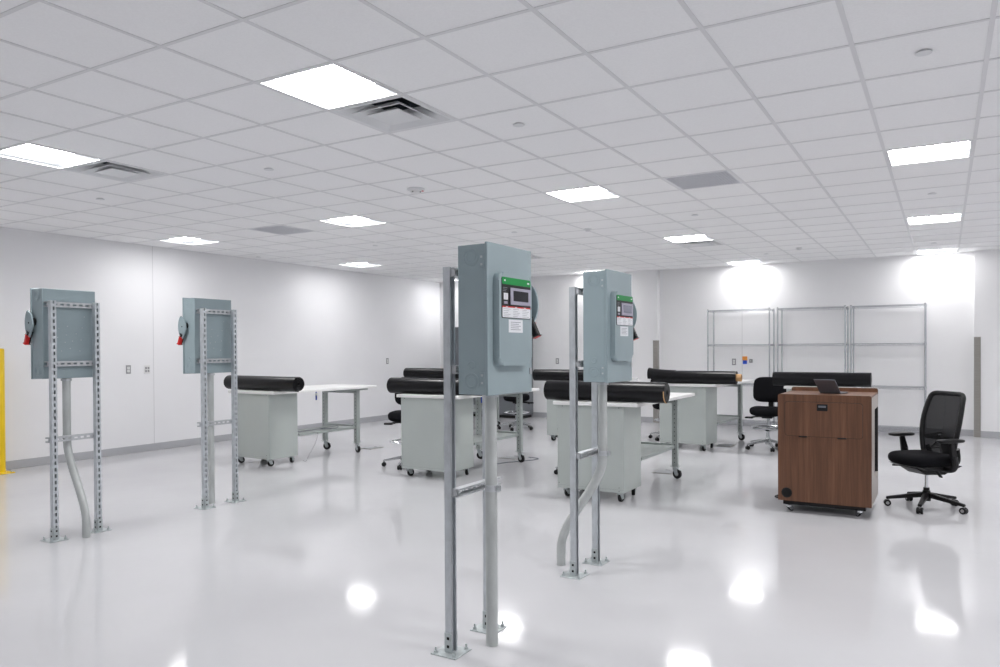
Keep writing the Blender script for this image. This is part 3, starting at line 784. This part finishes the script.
def make_draft(up=0.0, spin=0.35):
    Z = Matrix.Translation((0, 0, up))
    t = thing('drafting_chair', 'x', 'chair')
    star_base(t, 0.33, 'alu', 'rubber', 0.17, 0.13, 0.075, spin)
    MB().cyl((0, 0, 0.16), (0, 0, 0.36), 0.025, 'chrome', 16).cyl((0, 0, 0.36), (0, 0, 0.47 + up), 0.016, 'chrome', 14).build('gas_column', t)
    mb = MB(); R = 0.225
    mb.tube([(R * math.cos(a * PI / 18), R * math.sin(a * PI / 18), 0.315) for a in range(36)], 0.013, 'chrome', 8, closed=True)
    for k in range(3):
        a = 2 * PI * k / 3 + 0.4; mb.tube([(0.02 * math.cos(a), 0.02 * math.sin(a), 0.285), (0.12 * math.cos(a), 0.12 * math.sin(a), 0.29), (R * math.cos(a), R * math.sin(a), 0.312)], 0.008, 'chrome', 8)
    mb.lathe([(0.036, 0.265), (0.036, 0.31)], (0, 0, 0), 'black', n=16)
    mb.build('foot_ring', t)
    mb = MB(); mb.xf = Z; mb.box(-0.12, 0.1, -0.075, 0.075, 0.455, 0.5, 'black', 0.01); mb.box(-0.28, -0.1, -0.03, 0.03, 0.465, 0.48, 'black')
    mb.tube([(0.03, -0.07, 0.475), (0.03, -0.2, 0.47), (0.02, -0.26, 0.455)], 0.009, 'black', 8); mb.cushion((0.02, -0.26, 0.455), 0.035, 0.06, 0.014, 'black')
    mb.tube([(-0.05, -0.07, 0.47), (-0.06, -0.19, 0.46), (-0.07, -0.24, 0.44)], 0.008, 'black', 8)
    mb.build('tilt_mechanism', t)
    mb = MB(); mb.xf = Z; mb.cushion((0.0, 0, 0.55), 0.24, 0.245, 0.068, 'fabric', 0.55, 0.4, fn=lambda p: Vector((p.x, p.y, p.z - 0.6 * max(0, p.x - 0.1) ** 2 + 0.25 * p.y * p.y)))
    mb.build('seat', t)
    mb = MB(); mb.xf = Z; mb.box(-0.3, -0.27, -0.035, 0.035, 0.47, 0.86, 'black', 0.006); mb.box(-0.29, -0.2, -0.035, 0.035, 0.46, 0.485, 'black', 0.004); mb.build('back_support', t)
    mb = MB(); mb.xf = Z
    mb.cushion((-0.235, 0, 0.86), 0.188, 0.245, 0.04, 'fabric', 0.45, 0.4, fn=lambda p: Vector((p.z + 0.35 * p.y * p.y - 0.1 * p.x, p.y * (1 - 0.25 * max(0, p.x)), p.x)))
    mb.build('backrest', t)
    return t
DCH = [((-2.225, 11.52, 0), -88, 0.0, 0.35, 'black drafting chair with chrome base between the rear workbench and the lectern'),
       ((-5.89, 7.72, 0), -68, 0.085, 1.15, 'black drafting chair half hidden left of the workbench behind the nearest post'),
       ((-6.83, 12.22, 0), 120, 0.03, 0.35, 'black drafting chair seen under the nearest enclosure in the back row'),
       ((-3.86, 12.0, 0), 90, 0.0, 0.3, 'black drafting chair mostly hidden left of the back row workbench by the corner guard'),
       ((-3.64, 8.05, 0), -90, 0.0, 0.94, 'black drafting chair hidden by the front row workbench behind the second enclosure')]
for loc, rz, up, spin, lab in DCH:
    dc = make_draft(up, spin); dc.location = loc; dc.rotation_euler = (0, 0, math.radians(rz)); dc['label'] = lab; dc['group'] = 'black drafting chairs'

# ------------------------------------------------------------------ mesh back task chair (front is +x)
def make_task():
    t = thing('office_chair', 'black mesh back office chair with armrests right of the walnut lectern', 'chair', (-0.14, 7.99, 0), math.radians(223))
    star_base(t, 0.335, 'black', 'outlet', 0.165, 0.125, 0.075, 0.68, 0.03)
    MB().cyl((0, 0, 0.16), (0, 0, 0.34), 0.015, 'chrome', 14).cyl((0, 0, 0.1), (0, 0, 0.19), 0.026, 'black', 14).build('gas_column', t)
    mb = MB(); mb.prism([(-0.2, 0.375), (-0.1, 0.32), (0.1, 0.325), (0.2, 0.385), (0.2, 0.41), (-0.22, 0.41)], 'xz', -0.11, 0.11, 'black', 0.0)
    mb.prism([(-0.2, 0.41), (-0.12, 0.375), (0.16, 0.375), (0.24, 0.41)], 'xz', -0.2, 0.2, 'black')
    mb.tube([(0.08, 0.1, 0.37), (0.1, 0.24, 0.365), (0.13, 0.3, 0.355)], 0.008, 'black', 8); mb.bar((0.11, 0.29, 0.335), (0.16, 0.30, 0.39), 0.03, 0.008, 'black')
    mb.tube([(0.08, -0.1, 0.37), (0.1, -0.24, 0.365), (0.12, -0.29, 0.36)], 0.008, 'black', 8)
    mb.build('tilt_mechanism', t)
    mb = MB(); mb.cushion((0.04, 0, 0.455), 0.235, 0.25, 0.055, 'fabric', 0.5, 0.35, fn=lambda p: Vector((p.x, p.y, p.z - 0.9 * max(0, p.x - 0.12) ** 2 + 0.2 * p.y * p.y)))
    mb.build('seat', t)
    # back frame: rounded loop leaning back
    def bp(y, z, d=0.0):   # point on the back surface
        k = (z - 0.46) / 0.6
        return Vector((-0.13 - 0.01 * k - 0.105 * k * k + 0.3 * y * y + d, y, z))
    def half(z):
        k = (z - 0.46) / 0.6; return 0.162 + 0.052 * math.sin(min(1, max(0, k)) * 2.75)
    loop = []
    zs = [0.5 + 0.5 * k / 14 for k in range(15)]
    for z in zs: loop.append(bp(half(z), z))
    for k in range(1, 6): a = k * PI / 12; loop.append(bp(half(1.0) - 0.05 * (1 - math.cos(a)), 1.0 + 0.05 * math.sin(a)))
    for k in range(9): y = (half(1.0) - 0.06) * (1 - 2 * k / 8); loop.append(bp(y, 1.052))
    for k in range(5, 0, -1): a = k * PI / 12; loop.append(bp(-(half(1.0) - 0.05 * (1 - math.cos(a))), 1.0 + 0.05 * math.sin(a)))
    for z in reversed(zs): loop.append(bp(-half(z), z))
    for k in range(1, 8): y = -half(0.5) * (1 - 2 * k / 8); loop.append(bp(y, 0.475))
    MB().tube(loop, 0.022, 'black', 10, closed=True).build('back_frame', t)
    mb = MB(); mb.quadgrid(lambda u, v: bp((2 * u - 1) * (half(0.48 + 0.57 * v) - 0.005), 0.48 + 0.57 * v, 0.006), 14, 16, 'meshf'); mb.build('mesh_back', t)
    mb = MB()
    mb.quadgrid(lambda u, v: bp((2 * u - 1) * (half(0.66) - 0.01), 0.625 + 0.07 * v * (0.75 + 0.25 * math.cos((2 * u - 1) * PI)), -0.014), 14, 3, 'black')
    for k in range(5): 
        w = 0.14 - 0.02 * k; mb.tube([bp(w * (2 * i / 10 - 1), 0.52 + 0.018 * k + 0.06 * (1 - (2 * i / 10 - 1) ** 2) * 0.5, -0.012) for i in range(11)], 0.004, 'black', 6)
    mb.build('lumbar_support', t)
    mb = MB(); mb.tube(smooth_path([(-0.1, 0, 0.37), (-0.19, 0, 0.39), (-0.215, 0, 0.48), (-0.19, 0, 0.6), (-0.165, 0, 0.68)]), 0.03, 'black', 10); 
    for s in (-1, 1): mb.tube(smooth_path([(-0.15, s * 0.05, 0.39), (-0.2, s * 0.14, 0.43), (-0.165, s * 0.18, 0.56)]), 0.022, 'black', 8)
    mb.build('back_bracket', t)
    for s in (-1, 1):
        mb = MB()
        mb.tube(smooth_path([(-0.02, s * 0.12, 0.39), (-0.03, s * 0.25, 0.385), (-0.035, s * 0.292, 0.43), (-0.02, s * 0.295, 0.52)]), 0.024, 'black', 10, flat=1.3)
        mb.taper((-0.02, s * 0.295, 0.5), (0.01, s * 0.295, 0.635), 0.035, 0.07, 0.03, 0.045, 'black', 0.006)
        arm = mb.build('armrest', t)
        mb = MB(); mb.cushion((0.015, s * 0.295, 0.652), 0.13, 0.046, 0.017, 'black', 0.5, 0.35, 24, 8); mb.build('arm_pad', arm)
    return t
make_task()

# ------------------------------------------------------------------ lectern
def make_lectern():
    t = thing('lectern', 'walnut wood rolling lectern with drop front flap beside the black office chair', 'lectern', (-0.918, 7.19, 0))
    W = 0.383; Zb, Zt = 0.105, 1.067; Dp = 0.735
    poly = [(-W, Zb), (W, Zb)] + [(W - 0.02 + 0.02 * math.cos(a), Zt - 0.02 + 0.02 * math.sin(a)) for a in [k * PI / 12 for k in range(7)]] + [(-W + 0.02 - 0.02 * math.cos(a), Zt - 0.02 + 0.02 * math.sin(a)) for a in [(6 - k) * PI / 12 for k in range(7)]]
    MB().prism(poly, 'xz', 0, 0.022, 'wood').build('front_panel', t)
    # flap with rounded corners, latch and hinges
    mb = MB(); mb.prism(rrect(-0.326, 0.316, 0.692, 1.003, 0.03), 'xz', -0.0012, 0.0, 'inner'); mb.prism(rrect(-0.323, 0.313, 0.695, 1.0, 0.028), 'xz', -0.006, -0.0012, 'wood')
    flap = mb.build('drop_flap', t)
    mb = MB(); mb.prism(rrect(-0.053, 0.035, 0.925, 0.985, 0.006, 3), 'xz', -0.01, -0.006, 'black'); mb.box(-0.04, 0.022, -0.0125, -0.01, 0.955, 0.972, 'laptop', 0.001); mb.build('latch', flap)
    for x in (-0.17, 0.15): MB().cyl((x - 0.035, -0.008, 0.691), (x + 0.035, -0.008, 0.691), 0.006, 'black', 8).build('hinge', flap)
    mb = MB(); mb.lathe([(0.045, -0.004), (0.045, 0.0)], (-0.308, 0, 0.178), 'black', axis='y', n=28); mb.lathe([(0.035, -0.0045), (0.035, -0.0035)], (-0.308, 0, 0.178), 'hole', axis='y', n=24)
    mb.tube([(-0.308 + 0.042 * math.cos(k * PI / 14), -0.004, 0.178 + 0.042 * math.sin(k * PI / 14)) for k in range(28)], 0.004, 'black', 6, closed=True)
    mb.build('cable_port', t)
    for s in (-1, 1):
        x0, x1 = sorted((s * W, s * (W - 0.02)))
        mb = MB()
        mb.box(x0, x1, 0.022, 0.33, Zb, Zt - 0.022, 'edge'); mb.box(x0, x1, 0.33, Dp - 0.02, Zb, 0.32, 'edge'); mb.box(x0, x1, 0.33, Dp - 0.02, 0.93, Zt - 0.022, 'edge')
        mb.build('side_panel', t)
    mb = MB()  # near-black sheets added so the side openings come out dark
    for q in (-1, 1):
        x0, x1 = sorted((q * (W - 0.0205), q * (W - 0.024)))
        mb.box(x0, x1, 0.36, Dp - 0.025, Zb + 0.02, 0.32, 'inner'); mb.box(x0, x1, 0.36, Dp - 0.025, 0.93, Zt - 0.03, 'inner')
    mb.box(-W + 0.024, W - 0.024, Dp - 0.024, Dp - 0.0205, Zb + 0.02, Zt - 0.03, 'inner')
    for q in (-1, 1): mb.box(*sorted((q * (W - 0.024), q * (W - 0.0005))), Dp - 0.0235, Dp - 0.0202, 0.321, 0.929, 'inner')
    mb.box(-W + 0.024, W - 0.024, 0.3, 0.305, Zb + 0.02, Zt - 0.03, 'inner'); mb.box(-W + 0.02, W - 0.02, 0.1, Dp - 0.02, Zb, Zb + 0.02, 'inner'); mb.build('dark_inner_sheets', t)
    MB().box(-W + 0.026, W - 0.026, 0.31, Dp - 0.03, 0.6, 0.618, 'inner').build('shelf', t)
    MB().box(-W + 0.003, W - 0.003, 0.022, Dp - 0.02, Zt - 0.022, Zt - 0.004, 'wood', 0.002).build('top', t)
    poly = [(-W, Zb), (W, Zb)] + [(W - 0.02 + 0.02 * math.cos(a), 1.08 + 0.02 * math.sin(a)) for a in [k * PI / 12 for k in range(7)]] + [(-W + 0.02 - 0.02 * math.cos(a), 1.08 + 0.02 * math.sin(a)) for a in [(6 - k) * PI / 12 for k in range(7)]]
    MB().prism(poly, 'xz', Dp - 0.02, Dp, 'wood').build('rear_panel', t)
    MB().box(-W + 0.035, W - 0.05, 0.05, Dp - 0.05, 0.062, Zb, 'black', 0.003).build('plinth', t)
    for k, (x, y) in enumerate(((-0.295, 0.06), (0.28, 0.09), (-0.295, Dp - 0.09), (0.28, Dp - 0.09))):
        caster(t, x, y, 0.024, 0.062, (1.0, 2.2, 0.3, 0.8)[k], 0.022, mplate='chrome')
    return t
make_lectern()
# laptop on the lectern, lid toward the camera
t = thing('laptop', 'dark grey open laptop seen from behind on top of the lectern', 'laptop', (-0.9, 7.50, 1.0635), math.radians(-20))
MB().box(-0.1, 0.1, 0.0, 0.13, 0.0, 0.014, 'laptop', 0.003).build('keyboard_base', t)
a = math.radians(48)
mb = MB(); mb.xf = Matrix.Translation((0, 0.002, 0.012)) @ Matrix.Rotation(PI / 2 - a, 4, 'X')
mb.box(-0.1, 0.1, -0.008, 0.0, 0.0, 0.165, 'laptop', 0.002)
lid = mb.build('screen_lid', t)
mb = MB(); mb.tube([(-0.085, 0.0, 0.012), (0.085, 0.0, 0.012)], 0.007, 'black', 8); mb.build('hinge', t)
# black cable loop by the lectern
mb = MB(); mb.tube([(-1.385 + 0.055 * math.cos(q * PI / 12), 7.83 + 0.075 * math.sin(q * PI / 12), 0.011 + 0.0004 * q) for q in range(27)] + [(-1.33, 7.87, 0.04), (-1.335, 7.88, 0.12), (-1.335, 7.88, 0.26), (-1.325, 7.86, 0.34)], 0.009, 'rubber', 8)
tag(mb.build('power_cable'), 'black power cable looped on the floor at the left side of the lectern', 'cable')

# ------------------------------------------------------------------ wire shelving
def make_shelving(W):
    t = thing('wire_shelving', 'x', 'shelving')
    h = W / 2; D = 0.42
    for sx in (-1, 1):
        for sy in (0, 1):
            x, y = sx * (h - 0.014), sy * D
            mb = MB(); mb.cyl((x, y, 0.02), (x, y, 2.2), 0.0127, 'wire', 12); mb.lathe([(0.014, 2.2), (0.012, 2.206), (0, 2.208)], (x, y, 0), 'black', n=10)
            mb.lathe([(0.0, 0.0), (0.02, 0.0), (0.02, 0.012), (0.01, 0.02)], (x, y, 0), 'wire', n=12); mb.build('post', t)
    for z in (0.116, 0.811, 1.546, 2.19):
        mb = MB(); r = 0.0038; xa = h - 0.028
        for y in (0.0, D):
            for dz in (0.0, -0.03): mb.cyl((-xa, y, z + dz), (xa, y, z + dz), r, 'wire', 6)
            n = 24; pts = [(-xa + 2 * xa * k / (2 * n), y, z - (0.03 if k % 2 else 0.0)) for k in range(2 * n + 1)]
            mb.tube(pts, 0.0034, 'wire', 5)
        for x in (-xa, xa):
            for dz in (0.0, -0.03): mb.cyl((x, 0, z + dz), (x, D, z + dz), r, 'wire', 6)
            n = 8; mb.tube([(x, D * k / (2 * n), z - (0.03 if k % 2 else 0.0)) for k in range(2 * n + 1)], 0.0024, 'wire', 5)
        k = 1; step = 0.027
        while -xa + k * step < xa: mb.tube([(-xa + k * step, 0, z + 0.003), (-xa + k * step, D, z + 0.003)], 0.0018, 'wire', 4); k += 1
        for y in (D / 3, 2 * D / 3): mb.cyl((-xa, y, z - 0.003), (xa, y, z - 0.003), r, 'wire', 6)
        for sx in (-1, 1):
            for y in (0, D): mb.lathe([(0.019, z - 0.034), (0.0165, z + 0.008), (0.0132, z + 0.008)], (sx * (h - 0.014), y, 0), 'wire', n=12); mb.box(*sorted((sx * xa, sx * (h - 0.025))), y - 0.004, y + 0.004, z - 0.03, z, 'wire')
        mb.build('shelf', t)
    return t
w0 = make_shelving(1.14); w0.location = (-3.285, 14.28, 0); w0['label'] = 'empty chrome wire shelving unit on the back wall, leftmost of three'; w0['group'] = 'chrome wire shelving units'
dup(w0, 'empty chrome wire shelving unit on the back wall, middle of three', (-2.03, 14.28, 0))
dup(w0, 'empty chrome wire shelving unit on the back wall, rightmost of three above the office chair', (-0.825, 14.28, 0))

# ------------------------------------------------------------------ grey storage cabinet in the far left corner
t = thing('storage_cabinet', 'tall dark grey metal cabinet in the far corner behind the nearest enclosure', 'cabinet', (-8.66, 14.08, 0))
MB().box(-0.93, 0.93, 0.0, 0.5, 0.06, 1.98, 'locker', 0.004).box(-0.9, 0.9, 0.03, 0.47, 0, 0.06, 'black').build('body', t)
for s in (-1, 1):
    x0, x1 = sorted((s * 0.004, s * 0.915)); d_ = MB().box(x0, x1, -0.02, 0.0, 0.08, 1.96, 'locker', 0.003).build('door', t)
    MB().box(*sorted((s * 0.05, s * 0.07)), -0.05, -0.02, 0.95, 1.1, 'chrome', 0.003).build('handle', d_)

# ------------------------------------------------------------------ yellow bollard
t = thing('safety_bollard', 'yellow steel safety bollard on a base plate at the left edge of the photo', 'bollard', (-10.015, 4.86, 0))
MB().box(-0.1, 0.17, -0.12, 0.12, 0, 0.012, 'yellow', 0.003).build('base_plate', t)
MB().lathe([(0.085, 0.012), (0.085, 1.51), (0.08, 1.525), (0.06, 1.53), (0, 1.53)], (0, 0, 0), 'yellow', n=32).build('post', t)
mb = MB()
for sx, sy in ((0.14, 0.09), (0.14, -0.09), (-0.07, 0.095), (-0.07, -0.095)): mb.lathe([(0.012, 0.012), (0.012, 0.02), (0.006, 0.02), (0.006, 0.03), (0, 0.03)], (sx, sy, 0), 'zinc', n=8, smooth=False)
mb.build('anchor_bolt', t)

# ------------------------------------------------------------------ wall plates
def plate(name, lab, cat, loc, rz, kind):
    """faces -y before rotation"""
    t = thing(name, lab, cat, loc, rz, 'wall plates')
    if kind == 'outlet':
        MB().box(-0.038, 0.038, -0.006, 0, -0.062, 0.062, 'outlet', 0.002).build('cover', t)
        for z in (-0.022, 0.022): MB().prism(rrect(-0.02, 0.02, z - 0.018, z + 0.018, 0.006, 3), 'xz', -0.008, -0.006, 'outletw').box(-0.009, -0.006, -0.0085, -0.008, z - 0.005, z + 0.006, 'hole').box(0.006, 0.009, -0.0085, -0.008, z - 0.005, z + 0.006, 'hole').build('receptacle', t)
    elif kind == 'data':
        MB().box(-0.05, 0.05, -0.006, 0, -0.062, 0.062, 'outletw', 0.002).build('cover', t)
        for x in (-0.02, 0.02):
            for z in (-0.022, 0.022): MB().box(x - 0.015, x + 0.015, -0.009, -0.006, z - 0.017, z + 0.017, 'outlet', 0.001).build('jack', t)
    return t
LW = PI / 2   # faces +x
plate('wall_outlet', 'grey outlet with two white sockets on the left wall between two strut stands', 'outlet', (XL, 6.722, 1.22), LW, 'outlet')
plate('data_outlet', 'white data plate with four grey jacks on the left wall beside a panel seam', 'data outlet', (XL, 7.02, 1.212), LW, 'data')
plate('wall_outlet', 'grey outlet on the left wall above the far black drafting chair', 'outlet', (XL, 12.64, 1.244), LW, 'outlet')
plate('wall_outlet', 'grey outlet on the back wall between the two nearest enclosures', 'outlet', (-7.15, YS, 1.22), 0, 'outlet')
plate('wall_outlet', 'grey outlet on the back wall behind the left wire shelving', 'outlet', (-3.469, YB, 1.215), 0, 'outlet')
t = thing('wall_sign', 'small orange over blue plate on the back wall behind the left wire shelving', 'sign', (-3.264, YB, 1.245))
MB().box(-0.045, 0.045, -0.02, 0, 0.0, 0.075, 'orange', 0.002).build('orange_plate', t); MB().box(-0.038, 0.038, -0.02, 0, -0.07, 0.0, 'blue', 0.002).build('blue_plate', t)
t = thing('wall_switch', 'small grey switch box just right of the orange and blue plate', 'switch', (-3.15, YB, 1.235))
MB().box(-0.03, 0.03, -0.03, 0, -0.035, 0.035, 'outlet', 0.003).build('housing', t); MB().box(-0.008, 0.008, -0.036, -0.03, -0.012, 0.012, 'outletw', 0.002).build('button', t)

# ------------------------------------------------------------------ floor boxes and loose cables
for (x, y, lab) in ((-7.48, 8.87, 'grey floor box cover right of the leftmost workbench legs'), (-2.89, 8.83, 'grey floor box cover beneath the far end of the front right workbench'),
                    (-2.87, 11.63, 'grey floor box cover between the back row workbench and drafting chair'), (-5.1, 9.0, 'grey floor box cover beneath the workbench behind the nearest post')):
    t = thing('floor_box', lab, 'floor box', (x, y, 0), 0, 'floor box covers')
    MB().box(-0.12, 0.12, -0.15, 0.15, 0, 0.004, 'steel', 0.001).build('frame', t)
    mb = MB().box(-0.105, 0.105, -0.135, 0.135, 0.004, 0.007, 'boxlid', 0.001); mb.box(-0.03, 0.03, 0.09, 0.11, 0.007, 0.008, 'hole'); mb.build('lid', t)
def cable(lab, pts, r, m, name='cable'):
    mb = MB(); mb.tube(smooth_path(pts), r, m, 6); return tag(mb.build(name), lab, 'cable')
cable('thin white cable lying on the lower shelf of the leftmost workbench', [(-7.55, 7.4, 0.383), (-7.48, 7.6, 0.39), (-7.55, 7.85, 0.383), (-7.4, 8.0, 0.383), (-7.5, 8.15, 0.4), (-7.6, 8.0, 0.383), (-7.45, 7.75, 0.395), (-7.38, 7.9, 0.383)], 0.004, 'ink')
cable('thin white cable hanging from the leftmost workbench shelf to the floor', [(-7.345, 7.6, 0.376), (-7.34, 7.58, 0.3), (-7.335, 7.52, 0.2), (-7.335, 7.42, 0.08), (-7.35, 7.38, 0.006), (-7.42, 7.4, 0.005)], 0.004, 'outlet')
mb = MB(); mb.box(-0.004, 0.004, -0.012, 0.012, -0.155, 0.0, 'blue', 0.002); mb.box(-0.0045, 0.0045, -0.013, 0.013, -0.09, -0.05, 'white')
o = mb.build('grounding_strap'); o.location = (-7.71, 7.95, 0.93); tag(o, 'blue strap hanging under the leftmost white worktop', 'strap')
mb = MB(); mb.box(-0.008, 0.008, -0.03, 0.03, -0.09, 0.0, 'blue', 0.003)
o = mb.build('blue_plug'); o.location = (-4.80, 7.75, 0.93); tag(o, 'small blue plug hanging under the worktop right of the nearest post', 'plug')
cable('thin grey cable on the floor by the workbench behind the nearest post', [(-5.0, 8.35, 0.005), (-4.9, 8.6, 0.005), (-4.75, 8.85, 0.005), (-4.72, 9.05, 0.005), (-4.9, 9.1, 0.006)], 0.005, 'ink')

# ------------------------------------------------------------------ world, camera, view
w = bpy.data.worlds.new('World'); bpy.context.scene.world = w; w.use_nodes = True
w.node_tree.nodes['Background'].inputs[0].default_value = (0.9, 0.95, 1, 1); w.node_tree.nodes['Background'].inputs[1].default_value = 0.0

F, yaw, pitch, roll, cy = 755.96, 0.53119, -0.0105, -0.0056, 356.75
fwd = Vector((-math.sin(yaw) * math.cos(pitch), math.cos(yaw) * math.cos(pitch), math.sin(pitch)))
r = Vector((math.cos(yaw), math.sin(yaw), 0)); u = r.cross(fwd)
r2 = r * math.cos(roll) + u * math.sin(roll); u2 = u * math.cos(roll) - r * math.sin(roll)
cam = bpy.data.cameras.new('Camera'); co = bpy.data.objects.new('Camera', cam); C.objects.link(co)
cam.sensor_fit = 'HORIZONTAL'; cam.sensor_width = 36; cam.lens = F / 1000 * 36
cam.shift_y = (cy - 333.5) / 1000
cam.clip_start = 0.02; cam.clip_end = 100
co.matrix_world = Matrix(((r2.x, u2.x, -fwd.x, 0), (r2.y, u2.y, -fwd.y, 0), (r2.z, u2.z, -fwd.z, 1.49), (0, 0, 0, 1)))
sc = bpy.context.scene; sc.camera = co
sc.view_settings.view_transform = 'Standard'; sc.view_settings.look = 'None'; sc.view_settings.exposure = 2.33; sc.view_settings.gamma = 1.0
sc.view_settings.use_curve_mapping = False
sc.cycles.max_bounces = 10; sc.cycles.diffuse_bounces = 6
